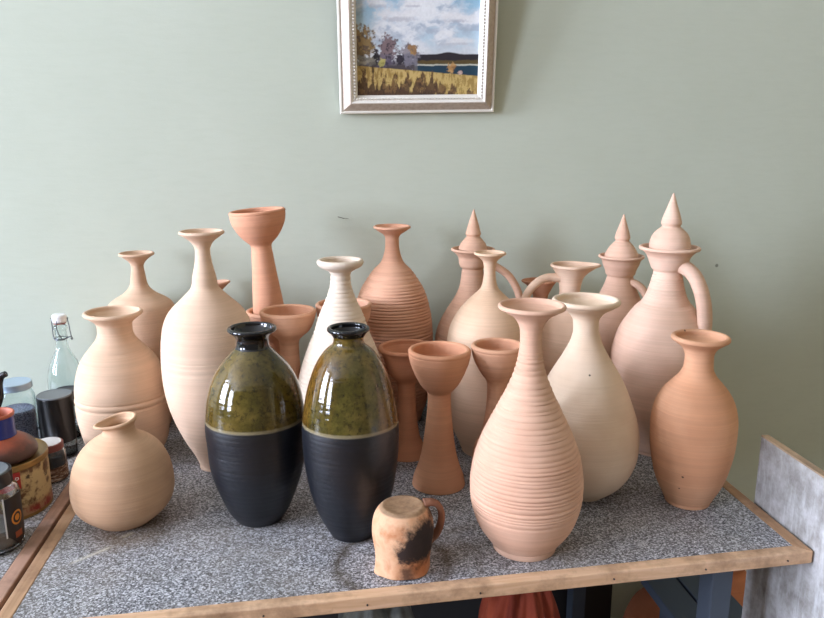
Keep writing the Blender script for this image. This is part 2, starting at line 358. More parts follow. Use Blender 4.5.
def grid_part(name, G, N, ranges, mat, parent, label=None, flip=False):
    V, F, NN = [], [], []; seg = G.shape[1]
    for a, b in ranges:
        base = len(V)
        V += G[a:b+1].reshape(-1, 3).tolist(); NN += N[a:b+1].reshape(-1, 3).tolist()
        for i in range(b-a):
            r0, r1 = base+i*seg, base+(i+1)*seg
            lo0, hi0 = np.ptp(G[a+i, :, 0]) < 1e-7, np.ptp(G[a+i+1, :, 0]) < 1e-7
            for j in range(seg):
                k = (j+1) % seg
                if lo0: F.append((r0, r1+k, r1+j))
                elif hi0: F.append((r0+j, r0+k, r1))
                else: F.append((r0+j, r0+k, r1+k, r1+j))
    V, NN = np.array(V), np.array(NN)
    used = sorted({i for f in F for i in f}); mp = {o: n for n, o in enumerate(used)}
    o = mesh_obj(name, V[used], [tuple(mp[i] for i in f) for f in F], mat, parent, normals=NN[used])
    if label: o['label'] = label
    return o

def rows_between(P, lip_i, z0, z1):
    """row ranges of the path lying in z0..z1, outside and inside separately (shared border rows)"""
    out = []; n = len(P); ins = (P[:, 1] >= z0) & (P[:, 1] < z1)
    i = 0
    while i < n:
        if ins[i]:
            j = i
            while j+1 < n and ins[j+1]: j += 1
            out.append((max(0, i), min(n-1, j+1))); i = j+1
        else: i += 1
    return out

PLAIN = {}
def pot(key, name, label, cat, group, mat, lip=.0035, wall=.0045, zstop=None, ribs=None, deform=None, seg=96, dz=.002,
        names=('body', 'neck', 'rim'), mats=None, labels=None, s_lo=.007, s_hi=.002, foot=None, lean=None, extra=(), shine=None):
    d = DATA[key]; prof = d['prof']; zt = prof[-1][0]/1e4
    root = empty(name, (d['loc'][0], d['loc'][1], TZ), label, cat, group)
    z1, z2 = d['split']
    P = pot_path(prof, z1, lip, wall, zstop, dz, s_lo, s_hi, foot)
    if ribs is None: ribs = rib_func(.015, zt-.02, .00045, len(label)+ord(key), (.003, .009)); 
    il = int(np.argmax(P[:, 1])); mask = np.arange(len(P)) < il-8
    G, N = spin(P, seg, d['lean'] if lean is None else lean, zt, ribs, .004, deform, mask)
    cuts = sorted([-1, z1, z2, 9]+list(extra))
    for i, nm in enumerate(names):
        rs = rows_between(P, il, cuts[i], cuts[i+1])
        m = mats[i] if mats else mat
        grid_part(nm, G, N, rs, m, root, labels[i] if labels else None)
    return root, P

def handle(key, root, mat, ra, rb, taper=((0, 1.25), (.2, 1), (.8, 1), (1, 1.3))):
    d = DATA[key]; a = math.radians(d['az'])
    pts = [(u/1e4*math.cos(a), u/1e4*math.sin(a), z/1e4) for u, z in d['hand']]
    return tube('handle', pts, ra, rb, (-math.sin(a), math.cos(a), 0), mat, root, seg=20, n=8, taper=taper)

def lid(key, root, mat, zsplit_i):
    d = DATA[key]; L = [(z/1e4, r/1e4) for z, r in d['lid']]
    z = [a for a, _ in L]; r = [b for _, b in L]
    q = np.linspace(z[0], z[-1], 70); v = pchip(z, r, q)
    P = np.array([(0, z[0]), (r[0]*.6, z[0]), (r[0]*.95, z[0])]+list(zip(v, q))+[(0, z[-1]+.0004)])
    ln = d['lean']*z[0]/(d['prof'][-1][0]/1e4)
    G, N = spin(P, 64, 0); G[..., 0] += ln
    k = int(np.argmin(np.abs(P[:, 1]-z[zsplit_i])+(P[:, 0] < .0001)))
    l = grid_part('lid', G, N, [(0, k)], mat, root)
    grid_part('finial', G, N, [(k, len(P)-1)], mat, l)
    return l

def spout(az, width, pull, z0, z1, drop=0.):
    a0 = math.radians(az); w = math.radians(width)
    def f(R, Z, A):
        d = (A-a0+PI) % (2*PI)-PI; k = np.exp(-.5*(d/w)**2)
        t = np.clip((Z-z0)/(z1-z0), 0, 1)**1.6
        return R+pull*k*t*(R > .003), Z-drop*np.cos(d)*t*(R > .003)
    return f

V_G = 'unglazed clay vases on the table'; G_G = 'terracotta goblets on the table'; J_G = 'unglazed clay jugs on the table'; L_G = 'glazed vases on the table'
def zrow(key, frac): return DATA[key]['prof'][-1][0]/1e4*frac

pot('A', 'clay_vase', 'pale peach round-bellied vase with thin neck, farthest left at the wall', 'vase', V_G, clay('peach_clay', (214, 178, 148), (204, 166, 136), 1), lip=.003)
def bands(z):                                   # two turned grooves round the belly and one at the shoulder
    f = 0
    for c, w, a in ((.1335, .0016, .0016), (.122, .0016, .0016), (.128, .004, -.0007), (.221, .0014, .0010)): f = f-a*np.exp(-.5*((z-c)/w)**2)
    return f
pot('B', 'clay_vase', 'stout cream vase with wide flared mouth and two grooves round its belly', 'vase', V_G, clay('cream_pink_clay', (218, 184, 154), (208, 172, 142), 2), lip=.0042, ribs=bands, dz=.0012)
pot('C', 'clay_pitcher', 'squat tan pitcher with pinched pouring lip at the front left of the table', 'pitcher', J_G, clay('tan_clay', (208, 168, 134), (196, 152, 116), 3), lip=.003,
    deform=spout(205, 24, .011, .155, .173, .0045), lean=.004)
pot('D', 'clay_vase', 'tall pale slender vase tapering to a narrow foot, behind the left olive vase', 'vase', V_G, clay('pale_pink_clay', (226, 194, 166), (216, 180, 152), 4), lip=.0032, foot=(.006, .0297))
ribI = rib_func(.06, .385, .0024, 11, (.006, .010))
pot('I', 'clay_vase', 'chalk white ribbed vase with cone-shaped neck, behind the right olive vase', 'vase', V_G, clay('white_clay', (226, 210, 190), (216, 196, 174), 5, line=.1), lip=.0052, ribs=ribI, seg=112, dz=.0011, s_hi=.003)
pot('L', 'clay_vase', 'pink thin-necked vase scored with fine rings, at the wall behind the white ribbed vase', 'vase', V_G, clay('rose_clay', (222, 168, 136), (210, 150, 118), 6), lip=.003,
    ribs=rib_func(.02, .345, .0036, 12, (.0048, .0085)), seg=112, dz=.0011)
pot('Q', 'clay_vase', 'cream round vase with slim neck in front of the pointed lid jug at the middle', 'vase', V_G, clay('cream_clay', (222, 188, 156), (210, 172, 138), 7), lip=.0028, foot=(.006, .050))
pot('V', 'clay_vase', 'ivory pear-shaped vase with broad flared mouth, right behind the front ringed vase', 'vase', V_G, clay('ivory_clay', (226, 202, 176), (214, 184, 154), 8, specks=True, line=.08), lip=.0045, foot=(.006, .0345), lean=-.0135)
pot('W', 'clay_vase', 'large pink teardrop vase with deep throwing rings at the front of the table', 'vase', V_G, clay('pink_clay', (215, 172, 145), (205, 156, 128), 9), lip=.0035,
    ribs=rib_func(.062, .318, .0032, 23, (.0036, .0098)), seg=144, dz=.0010, foot=(.009, .0485), s_hi=.003)
pot('X', 'clay_vase', 'orange-peach vase with flared mouth standing alone at the right end of the table', 'vase', V_G, clay('orange_clay', (218, 162, 124), (206, 144, 104), 10, specks=True), lip=.0046, foot=(.006, .0375))

# two glazed vases: black lip, olive shoulder, matt blue-black body
def dipped(key, label, zline, browner, seed, neck_mat=None):
    g = glaze_mat('olive_glaze_over_black', zline, browner, seed)
    z1, z2 = DATA[key]['split']
    return pot(key, 'glazed_vase', label, 'vase', L_G, g, lip=.0036, names=('body', 'shoulder', 'neck', 'rim'), extra=(zline-.0005,),
               mats=(g, g, neck_mat or g, MAT['black_gloss']), labels=('matt blue-black lower body', 'glossy olive glazed shoulder', 'glossy short neck', 'glossy black flared rim'),
               ribs=rib_func(.02, .28, .0003, int(seed)+30, (.006, .012)), dz=.0014, seg=112, lean=.002 if key == 'J' else -.001)
dipped('J', 'olive green and black glazed vase on the left of the glazed pair', DATA['J']['zl'], .25, 3., MAT['black_gloss'])
dipped('K', 'olive brown and black glazed vase on the right of the pair, beside the upturned mug', DATA['K']['zl'], .85, 8.)

# goblets: bowl on a flared stem
gob_mats = [clay('terracotta_%s' % 'abcd'[i], c, c2, 20+i) for i, (c, c2) in enumerate((((220, 156, 118), (208, 140, 102)), ((212, 146, 108), (200, 130, 94)), ((224, 166, 130), (212, 150, 114)), ((226, 172, 140), (216, 156, 122))))]
def goblet(key, label, m, **kw):
    d = DATA[key]; zf, zb = d['split']
    root = empty('clay_goblet', (d['loc'][0], d['loc'][1], TZ), label, 'goblet', G_G)
    P = pot_path(d['prof'], zb, .0046, .0060, zb+.007, .0012, .004, .0009)
    G, N = spin(P, 80, d['lean'], 1)
    il = int(np.argmax(P[:, 1]))
    for nm, a, b in (('foot', -1, zf), ('stem', zf, zb), ('bowl', zb, 9)): grid_part(nm, G, N, rows_between(P, il, a, b), m, root)
    return root
goblet('F', 'terracotta goblet behind the left olive vase, its bowl above that vase’s black rim', gob_mats[2])
goblet('H', 'terracotta goblet behind the white ribbed vase, bowl showing on both sides of its neck', gob_mats[3])
goblet('M', 'terracotta goblet half hidden by the right olive vase and the front goblet', gob_mats[1])
goblet('N', 'terracotta goblet standing clear at the centre of the table with flared foot in view', gob_mats[0])
goblet('O', 'terracotta goblet partly behind the front ringed vase, right of the centre goblet', gob_mats[2])
goblet('G', 'terracotta goblet at the wall with a second goblet standing in its bowl', gob_mats[3])
# the goblet stood inside that bowl, leaning a little
def stacked():
    m = clay('light_terracotta', (220, 160, 126), (210, 144, 110), 31)
    gx, gy = DATA['G']['loc']; zt = DATA['G']['prof'][-1][0]/1e4
    k = 1/760*1.64
    rows = [(106, 15.5), (100, 15.3), (90, 14.6), (76, 13.3), (62, 11.8), (50, 10.8), (40, 10.0), (34, 9.4), (30.5, 9.8), (28, 12.2), (24, 16.2), (16, 21.6), (8, 24.9), (0, 26.0)]
    prof = [(round((106-a)*k*1e4), round(b*k*1e4)) for a, b in rows]
    root = empty('clay_goblet', (gx-.004, gy, TZ+zt-.0225), 'tall terracotta goblet standing tilted inside the bowl of another goblet', 'goblet', G_G)
    root.rotation_euler = (0, math.radians(-4.2), 0)
    zb = 75*k; P = pot_path(prof, zb, .0042, .0056, zb+.007, .0012, .004, .0009)
    G, N = spin(P, 80)
    for nm, a, b in (('foot', -1, .02), ('stem', .02, zb), ('bowl', zb, 9)): grid_part(nm, G, N, rows_between(P, 0, a, b), m, root)
stacked()

# jugs with handles
mP = clay('dusky_pink_clay', (214, 170, 142), (204, 156, 126), 41)
r, _ = pot('P', 'lidded_jug', 'dusky pink jug with pointed lid, behind the slim-necked cream vase', 'jug', J_G, mP, lip=.003, ribs=rib_func(.16, .325, .0018, 51, (.0045, .0075)), dz=.0014, names=('body', 'neck', 'collar'), s_hi=.0009)
handle('P', r, mP, .0082, .010); lid('P', r, mP, 3)
mR = clay('cream_jug_clay', (224, 190, 162), (214, 174, 144), 42)
r, _ = pot('R', 'open_jug', 'cream lidless jug with loop handle on its left and pouring lip on its right', 'jug', J_G, mR, lip=.0032, deform=spout(-10, 20, .019, .342, .367, .0))
handle('R', r, mR, .0080, .010)
mT = clay('soft_pink_clay', (222, 180, 154), (212, 164, 136), 43)
r, _ = pot('T', 'lidded_jug', 'small pink jug with pointed lid behind the big lidded jug', 'jug', J_G, mT, lip=.003, names=('body', 'neck', 'collar'), s_hi=.0009)
handle('T', r, mT, .0078, .011); lid('T', r, mT, 4)
mU = clay('pale_rose_clay', (228, 192, 168), (218, 176, 150), 44)
_u = rib_func(.305, .372, .0016, 52, (.004, .0062))
def rings_u(z): return _u(z)-.0016*np.exp(-.5*((z-.3005)/.0012)**2)-.0010*np.exp(-.5*((z-.2965)/.0010)**2)
r, _ = pot('U', 'lidded_jug', 'big pale jug with pointed lid and long handle, tallest of the jugs at the right', 'jug', J_G, mU, lip=.0036, ribs=rings_u, dz=.0009,
           names=('body', 'neck', 'collar'), foot=(.005, .0525), s_hi=.0009)
handle('U', r, mU, .0132, .017); lid('U', r, mU, 4)
mS = clay('brick_clay', (198, 140, 106), (186, 124, 90), 45)
pot('S', 'open_jug', 'small brick-red pot with pouring lip at the wall, seen through the cream jug’s handle', 'jug', J_G, mS, lip=.003, deform=spout(186, 26, .012, .28, .30, -.001))
mZ = clay('blush_clay', (222, 178, 150), (212, 160, 132), 46)
pot('Z', 'open_jug', 'small pot at the wall behind the tall slender vase, only its spout showing', 'jug', J_G, mZ, lip=.003, deform=spout(-12, 24, .012, .285, .305, -.004))

# upturned mug with a smoke-blackened side
def mug():
    t = NT('smoke_fired_clay'); p = t.coord()
    n1 = t.noise(p, 26, 4, .6); n2 = t.noise(p, 70, 4, .65)
    col = t.ramp(n1, [(.3, (196, 140, 98)), (.5, (208, 164, 128)), (.7, (180, 114, 70))])
    sep = t.n('ShaderNodeSeparateXYZ', Vector=p)
    def blot(c, r, soft, wob, col, colr, amt=1.):
        s = 0
        for i in range(3):
            dd = t.math('SUBTRACT', sep.outputs[i], c[i]); q = t.math('MULTIPLY', dd, dd); s = q if i == 0 else t.math('ADD', s, q)
        dist = t.math('ADD', t.math('SQRT', s), t.math('MULTIPLY', t.math('SUBTRACT', n2, .5), wob))
        return t.mix(t.math('MULTIPLY', t.ramp(dist, [(r, (1, 1, 1, 1)), (r+soft, (0, 0, 0, 1))]), amt), col, lin(colr))
    col = blot((.022, -.040, .014), .012, .03, .03, col, (190, 112, 62), .8)
    col = blot((.028, -.036, .056), .025, .016, .05, col, (44, 34, 30))
    col = blot((.006, -.044, .046), .013, .012, .05, col, (52, 40, 36))
    col = blot((.004, -.040, .010), .007, .010, .03, col, (58, 42, 36), .8)
    col = blot((.045, .0, .085), .010, .014, .04, col, (70, 48, 38), .85)
    # underside, dusty grey-brown
    top = t.ramp(t.math('MULTIPLY', t.math('SUBTRACT', sep.outputs[2], .0938), 100), [(0, (0, 0, 0, 1)), (.2, (1, 1, 1, 1))])
    col = t.mix(t.math('MULTIPLY', top, .85), col, t.ramp(n2, [(.3, (104, 82, 60)), (.7, (160, 130, 98))]))
    m = t.fin(col, .75, t.bump(n2, .2, .001), Specular__IOR__Level=.35)
    d = DATA['Y']; root = empty('clay_mug', (d['loc'][0], d['loc'][1], TZ), 'smoke-blackened clay mug turned upside down near the front edge', 'mug')
    z = [a/1e4 for a, _ in d['prof']]; r = [b/1e4 for _, b in d['prof']]
    q, o = smooth_profile(z, r, .0016, .2, .004, .004); H = z[-1]
    P = [(0, .088), (.030, .086), (.036, .07), (.036, .03), (o[0]-.005, .004), (o[0]-.004, .0012), (o[0]-.0022, 0)]
    P += [(b, a) for a, b in zip(q, o) if .0008 < a < H-.003]
    e = P[-1][0]
    P += [(r[-1]+.001, H-.0012), (r[-1]-.0012, H-.0002), (r[-1]-.003, H), (r[-1]-.006, H-.0006), (r[-1]*.6, H-.0022), (r[-1]*.3, H-.0026), (0, H-.0028)]
    P = np.array(P)
    def pinch(R, Z, A):
        dd = (A-math.radians(200)+PI) % (2*PI)-PI
        return R+(.007*np.exp(-.5*(dd/.20)**2)+.0012*np.sin(5*A))*np.clip((.03-Z)/.03, 0, 1)*(R > .02), Z
    G, N = spin(P, 80, deform=pinch); N[0] = (0, 0, -1)
    grid_part('body', G, N, [(0, len(P)-1)], m, root)
    a = math.radians(d['az']); pts = [(u/1e4*math.cos(a), u/1e4*math.sin(a), zz/1e4) for u, zz in d['hand']]
    t2 = clay('mug_handle_clay', (158, 92, 62), (98, 62, 46), 61)
    h = tube('handle', pts, .0048, .0085, (-math.sin(a), math.cos(a), 0), t2, root, taper=((0, 1.2), (.2, 1), (.8, 1), (1, 1.3))); h['label'] = 'brown handle'
mug()

# ------------------------------------------------------------------ table
FL, FR = (-.427, .905), (.742, .9555)           # outer front corners
def fy(x): return FL[1]+(x-FL[0])*(FR[1]-FL[1])/(FR[0]-FL[0])
YB = 1.690
tb = empty('work_table', (0, 1.3, 0), 'long work table with grey speckled top and pale wood edging under the pots', 'table')
def tp(name, *a, **k):
    o = prism(name, *a, **k); o.parent = tb; o.location = (0, -1.3, 0); return o
si = .021
tp('tabletop', [(FL[0]+si, fy(FL[0]+si)+si), (FR[0]-si, fy(FR[0]-si)+si), (.731-si+.004, YB-.01), (FL[0]+si, YB-.01)], TZ-.018, TZ, MAT['lam'])
tp('front_edging', [FL, FR, (FR[0]-si, fy(FR[0]-si)+si), (FL[0]+si, fy(FL[0]+si)+si)], TZ-.020, TZ+.0008, MAT['wood_x'], bevel=.0018)
tp('left_edging', [FL, (FL[0]+si, fy(FL[0]+si)+si), (FL[0]+si, YB), (FL[0], YB)], TZ-.020, TZ+.0008, MAT['wood_y'], bevel=.0018)
tp('right_edging', [FR, (.735, YB), (.735-si+.004, YB), (FR[0]-si, fy(FR[0]-si)+si)], TZ-.020, TZ+.0008, MAT['wood_y'], bevel=.0015)
for x0, y0 in ((.610, 1.0), (.610, 1.60), (-.40, .99), (-.40, 1.60)):
    bm = bmesh.new(); add_box(bm, (x0+.017, y0+.02-1.3, (TZ-.02)/2), (.034, .04, TZ-.021)); bm_obj('leg', bm, MAT['paint_blue'], tb, bevel=.002)
for y0 in (1.0, 1.60):                          # cross rails that carry the planks
    bm = bmesh.new(); add_box(bm, (.12, y0+.02-1.3, TZ-.036), (1.0, .022, .034)); bm_obj('cross_rail', bm, MAT['paint_blue'], tb)
bm = bmesh.new(); add_box(bm, (.158, 1.655-1.3, .375), (1.15, .012, .71)); o = bm_obj('shade_panel', bm, plain('shade_panel_dark', (38, 38, 40), .7), tb); o['label'] = 'added dark panel standing in for shade'  # added dark sheet that stands in for the shade under the table
for i, x in enumerate((-.33, -.08, .06, .22, .42, .565, .70)):    # nail heads in the front edging
    bm = bmesh.new(); bmesh.ops.create_cone(bm, cap_ends=True, segments=10, radius1=.0014, radius2=.0014, depth=.002, matrix=Matrix.Translation((x, fy(x)-.0004-1.3, TZ-.011)) @ Matrix.Rotation(PI/2, 4, 'X'))
    bm_obj('nail', bm, plain('dark_nail', (60, 50, 44), .5) if i == 0 else bpy.data.materials['dark_nail'], tb)

# the neighbouring table on the left
LE = -.4335
tl = empty('side_table', (-.9, 1.3, 0), 'neighbouring table at the left edge, carrying the jars, tin and bottle', 'table')
def lp(name, poly, z0, z1, m, bevel=0):
    o = prism(name, poly, z0, z1, m, bevel=bevel); o.parent = tl; o.location = (.9, -1.3, 0); return o
lp('tabletop', [(-1.35, .90), (LE-.022, .90), (LE-.022, YB-.01), (-1.35, YB-.01)], TZ-.018, TZ, MAT['lam'])
lp('side_edging', [(LE-.022, .90), (LE, .90), (LE, YB), (LE-.022, YB)], TZ-.020, TZ, MAT['wood_y2'], .0018)
lp('front_edging', [(-1.35, .88), (LE, .88), (LE, .90), (-1.35, .90)], TZ-.020, TZ+.0008, MAT['wood_x'], .0018)
for x0 in (-1.30, -.50):
    for y0 in (.95, 1.60): lp('leg', [(x0, y0), (x0+.035, y0), (x0+.035, y0+.04), (x0, y0+.04)], 0, TZ-.018, MAT['paint_blue'], .002)

# painted board standing beside the table
def board():
    t = NT('whitewashed_board'); a = t.noise(t.coord((1, 1, 1)), 16, 5, .7); b = t.noise(t.coord((1, 6, 1), (4, 2, 1)), 11, 4, .65); c = t.noise(t.coord(), 90, 3, .6)
    col = t.ramp(a, [(.30, (120, 116, 110)), (.5, (160, 158, 154)), (.70, (192, 192, 192))])
    col = t.mix(t.math('MULTIPLY', t.gray(b, .5, .68), .55), col, lin((208, 210, 210)))
    col = t.mix(t.math('MULTIPLY', t.gray(c, .5, .8), .35), col, lin((116, 106, 92)))
    face = t.fin(col, .6, t.bump(a, .15, .001))
    root = empty('board', (.7455, .9, 0), 'whitewashed wooden board standing upright against the right end of the table', 'board')
    x0, x1 = 0, .012
    bm = bmesh.new(); add_box(bm, ((x0+x1)/2, -.14, .4345), (x1-x0, .72, .869))
    bm_obj('panel', bm, face, root)
    bm = bmesh.new(); add_box(bm, ((x0+x1)/2, -.14, .8705), (x1-x0+.0005, .7205, .003)); o = bm_obj('top_edge', bm, wood('board_edge_wood', (186, 160, 128), (150, 124, 96), 'Y', (128, 106, 84), seed=8), root)
    o['label'] = 'bare wood top edge'
board()

# ------------------------------------------------------------------ room
def st(o): o['kind'] = 'structure'; return o
WY = 1.72
st(box('floor', (-4.7, -2.6, -.05), (3.2, WY, 0), MAT['floor']))
st(box('wall_back', (-4.7, WY, 0), (3.2, WY+.1, 3.3), MAT['wall']))
# left wall with two tall windows
wy = ((-2.15, -1.05), (-.25, 1.10)); wz = (1.15, 3.0); wx = -4.4
bm = bmesh.new()
def wb(y0, y1, z0, z1): add_box(bm, (wx-.05, (y0+y1)/2, (z0+z1)/2), (.1, y1-y0, z1-z0))
wb(-2.6, WY, 0, wz[0]); wb(-2.6, WY, wz[1], 3.3)
for a, b in ((-2.6, wy[0][0]), (wy[0][1], wy[1][0]), (wy[1][1], WY)): wb(a, b, *wz)
st(bm_obj('wall_left', bm, plain('pale_plaster', (198, 204, 192), .8)))
for i, (a, b) in enumerate(wy):
    bm = bmesh.new()
    for y in (a+.02, (a+b)/2, b-.02): add_box(bm, (wx-.06, y, (wz[0]+wz[1])/2), (.04, .04, wz[1]-wz[0]))
    for z in (wz[0]+.02, wz[1]-.45, wz[1]-.02): add_box(bm, (wx-.06, (a+b)/2, z), (.04, b-a, .04))
    st(bm_obj('window_%d' % (i+1), bm, plain('white_window_paint', (230, 230, 226), .4)))
    L = bpy.data.lights.new('window_daylight', 'AREA'); L.shape = 'RECTANGLE'; L.size = wz[1]-wz[0]-.02; L.size_y = b-a-.02
    L.energy = (330, 440)[i]; L.color = (.80, .88, 1.12)
    o = bpy.data.objects.new('window_daylight', L); COL.objects.link(o); o.location = (wx-.11, (a+b)/2, (wz[0]+wz[1])/2); o.rotation_euler = (0, -PI/2, 0)
st(box('ceiling', (-4.7, -2.6, 3.3), (3.2, WY+.1, 3.4), plain('white_ceiling', (226, 226, 220), .8)))

st(box('wall_right', (3.2, -2.6, 0), (3.3, WY+.1, 3.3), plain('warm_plaster', (206, 190, 150), .8)))

# ------------------------------------------------------------------ framed landscape
def vnoise(x, y, s, seed, oct=4):
    out = np.zeros_like(x); amp = 1; tot = 0
    for o in range(oct):
        r = np.random.default_rng(seed+o); g = r.random((128, 128)); X, Y = x*s, y*s
        i, j = np.floor(X).astype(int), np.floor(Y).astype(int); fx, fy_ = X-i, Y-j
        fx = fx*fx*(3-2*fx); fy_ = fy_*fy_*(3-2*fy_); i %= 127; j %= 127
        out += amp*((g[i, j]*(1-fx)+g[i+1, j]*fx)*(1-fy_)+(g[i, j+1]*(1-fx)+g[i+1, j+1]*fx)*fy_); tot += amp; amp *= .55; s *= 2.1
    return out/tot

def painting():
    W, Hh = .340, .325; uo = .0385
    root = empty('framed_painting', (.2375, WY-.004, TZ+.6655), 'framed oil landscape of yellow field and cloudy sky hanging on the green wall', 'painting')
    root.rotation_euler = (math.radians(9), math.radians(-.9), 0)
    def sweep(name, prof, mat):
        V, F = [], []; n = len(prof)
        for cx, cz in ((0, 0), (1, 0), (1, 1), (0, 1)):
            for u, d in prof: V.append((-W/2+u+(W-2*u)*cx, -d, u+(Hh-2*u)*cz))
        for k in range(4):
            for i in range(n-1):
                a, b = k*n+i, ((k+1) % 4)*n+i; F.append((a, b, b+1, a+1))
        return mesh_obj(name, V, F, mat, root, smooth=False)
    lipm = plain('ivory_frame_lip', (232, 228, 214), .35)
    t = NT('silvered_frame_band'); g = t.noise(t.coord((60, 60, 60)), 2, 4); g2 = t.noise(t.coord((1, 1, 1)), 40, 3)
    band = t.fin(t.mix(t.gray(g, .35, .7), lin((196, 180, 164)), lin((176, 158, 142))), .42, t.bump(g, .15, .0006), Metallic=.15)
    sweep('outer_lip', [(0, 0), (0, .011), (.0016, .0132), (.0045, .0132), (.0062, .0112), (.0062, .004)], lipm)
    sweep('frame_band', [(.0062, .004), (.0062, .0112), (.0085, .0128), (.0225, .0262), (.0238, .0262), (.0238, .012)], band)
    sl = plain('carved_white_slip', (226, 220, 208), .45)
    s = sweep('carved_slip', [(.0238, .012), (.0238, .0262), (.0250, .0258), (.0368, .0150), (uo, .0142), (uo, .006)], sl)
    bm = bmesh.new()                             # carved leaf ornament along the sloping slip
    nrm = Vector((0, -.0118, .0108)).normalized()
    def leaf(x, z, ang):
        M = Matrix.Translation((x, -.0210, z)) @ Matrix.Rotation(ang, 4, 'Y')
        for sx, a in ((1, .6), (-1, -.6)):
            m = M @ Matrix.Translation((sx*.0013, 0, 0)) @ Matrix.Rotation(math.radians(-42), 4, 'X') @ Matrix.Rotation(a, 4, 'Y')
            bmesh.ops.create_uvsphere(bm, u_segments=7, v_segments=5, radius=1, matrix=m @ Matrix.Diagonal((.0017, .0020, .0056, 1)))
    u0 = .0308; n1 = int((W-2*u0)/.0066); n2 = int((Hh-2*u0)/.0066)
    for i in range(n1+1):
        x = -W/2+u0+(W-2*u0)*i/n1; leaf(x, u0, PI); leaf(x, Hh-u0, 0)
    for i in range(1, n2):
        z = u0+(Hh-2*u0)*i/n2; leaf(-W/2+u0, z, -PI/2); leaf(W/2-u0, z, PI/2)
    o = bm_obj('carving', bm, sl, s, smooth=True)
    # canvas: dabs of colour held in a colour attribute
    nx, nz = 330, 310; w, h = W-2*uo, Hh-2*uo
    u, v = np.meshgrid(np.linspace(0, 1, nx), np.linspace(0, h/w, nz), indexing='ij')
    c = lambda *a: np.array(lin(a)[:3])
    def lay(col, m, cc): return col*(1-m[..., None])+np.asarray(cc)*m[..., None]
    ss = lambda x, a, b: np.clip((x-a)/(b-a), 0, 1)
    n1_, n2_, n3_ = vnoise(u, v, 7, 1), vnoise(u, v, 26, 20), vnoise(u, v, 60, 40, 2)
    wx_, wv = u+(vnoise(u, v, 11, 50)-.5)*.07, v+(vnoise(u, v, 11, 60)-.5)*.05
    col = np.zeros(u.shape+(3,))+c(186, 206, 216)
    col = lay(col, ss(v, .45, .85)*.85, c(104, 168, 198))
    cl = vnoise(wx_*1., wv*2.0, 4.2, 71, 5)
    col = lay(col, ss(cl, .44, .60)*.9, c(214, 218, 222)); col = lay(col, ss(cl, .58, .70)*.6, c(238, 238, 236))
    und = vnoise(wx_, wv*2.0+.09, 4.2, 71, 5); col = lay(col, ss(und, .5, .62)*(1-ss(cl, .52, .62))*.6, c(158, 166, 180))
    def ell(cx, cv, rx, rv, soft=.35, warp=.35):
        d = np.sqrt(((u-cx)/rx)**2+((v-cv)/rv)**2)+(n2_-.5)*warp*2+(n3_-.5)*warp*1.4
        return 1-ss(d, 1-soft, 1)
    for cx, cv, rx, rv in ((.80, .60, .15, .045), (.32, .62, .22, .06), (.17, .71, .13, .05), (.82, .42, .17, .035), (.45, .70, .12, .03)):
        col = lay(col, ell(cx, cv, rx, rv, .6)*.85, c(226, 226, 226)); col = lay(col, ell(cx+.01, cv-.6*rv, rx*.8, rv*.4, .7)*.5, c(158, 160, 172))
    col = lay(col, 1-ss(v, .30, .44), c(206, 210, 212))
    right = ss(u, .46, .50)
    hill = .318+.018*np.exp(-((u-.75)/.07)**2)+.006*(n2_-.5)
    col = lay(col, right*(1-ss(v, hill-.004, hill+.004)), c(46, 42, 48))
    col = lay(col, right*(1-ss(v+.02*(n2_-.5), .268, .276)), c(88, 74, 46))
    col = lay(col, right*(1-ss(v+.01*(n2_-.5), .238, .244)), c(186, 186, 170))
    col = lay(col, right*(1-ss(v+.012*(n2_-.5), .226, .232)), c(34, 62, 78))
    def tree(cx, cv, rx, rv, cs):
        col_ = ell(cx, cv, rx, rv, .3, .55); q = vnoise(u, v, 40, 90, 3); q2 = vnoise(u, v, 16, 95, 2)
        k = lay(lay(np.zeros_like(col)+c(*cs[0]), ss(q2, .42, .55), c(*cs[1])), ss(q, .55, .66)*.8, c(*cs[2]))
        return col_, k
    col = lay(col, (1-right)*(1-ss(v+.02*(n2_-.5), .255, .285)), c(112, 108, 112)); col = lay(col, (1-right)*(1-ss(v+.03*(n2_-.5), .235, .255)), c(74, 68, 72))
    for cx, cv, rx, rv, cs in ((.03, .38, .12, .17, ((122, 102, 74), (150, 126, 84), (92, 80, 76))), (.25, .36, .085, .11, ((104, 86, 88), (128, 110, 112), (60, 52, 62))), (.23, .27, .13, .06, ((92, 84, 100), (116, 106, 116), (58, 54, 64))),
                               (.43, .31, .085, .10, ((120, 118, 128), (146, 140, 144), (90, 88, 98))), (.46, .355, .04, .05, ((168, 132, 84), (150, 116, 80), (120, 100, 84))),
                               (.15, .285, .035, .055, ((44, 42, 46), (60, 56, 56), (36, 34, 40))), (.35, .27, .04, .06, ((54, 50, 60), (72, 64, 72), (44, 42, 50))),
                               (.06, .27, .11, .05, ((128, 126, 116), (146, 140, 124), (104, 100, 92))), (.20, .255, .03, .035, ((170, 164, 96), (188, 178, 108), (140, 132, 80))),
                               (.78, .215, .04, .05, ((170, 128, 80), (190, 150, 96), (130, 96, 64))), (.855, .175, .025, .02, ((196, 168, 158), (176, 150, 140), (150, 130, 120)))):
        m, k = tree(cx, cv, rx, rv, cs); col = col*(1-m[..., None])+k*m[..., None]
    top = .232-.085*u+.006*(n2_-.5)
    field = 1-ss(v, top-.004, top+.004)
    st1 = vnoise(u*1.0, v*.35, 55, 130, 3)
    fc = lay(lay(np.zeros_like(col)+c(160, 132, 74), ss(st1, .42, .58), c(196, 170, 108)), ss(n3_, .6, .75)*.6, c(140, 116, 60))
    col = lay(col, field, 0)+fc*field[..., None]
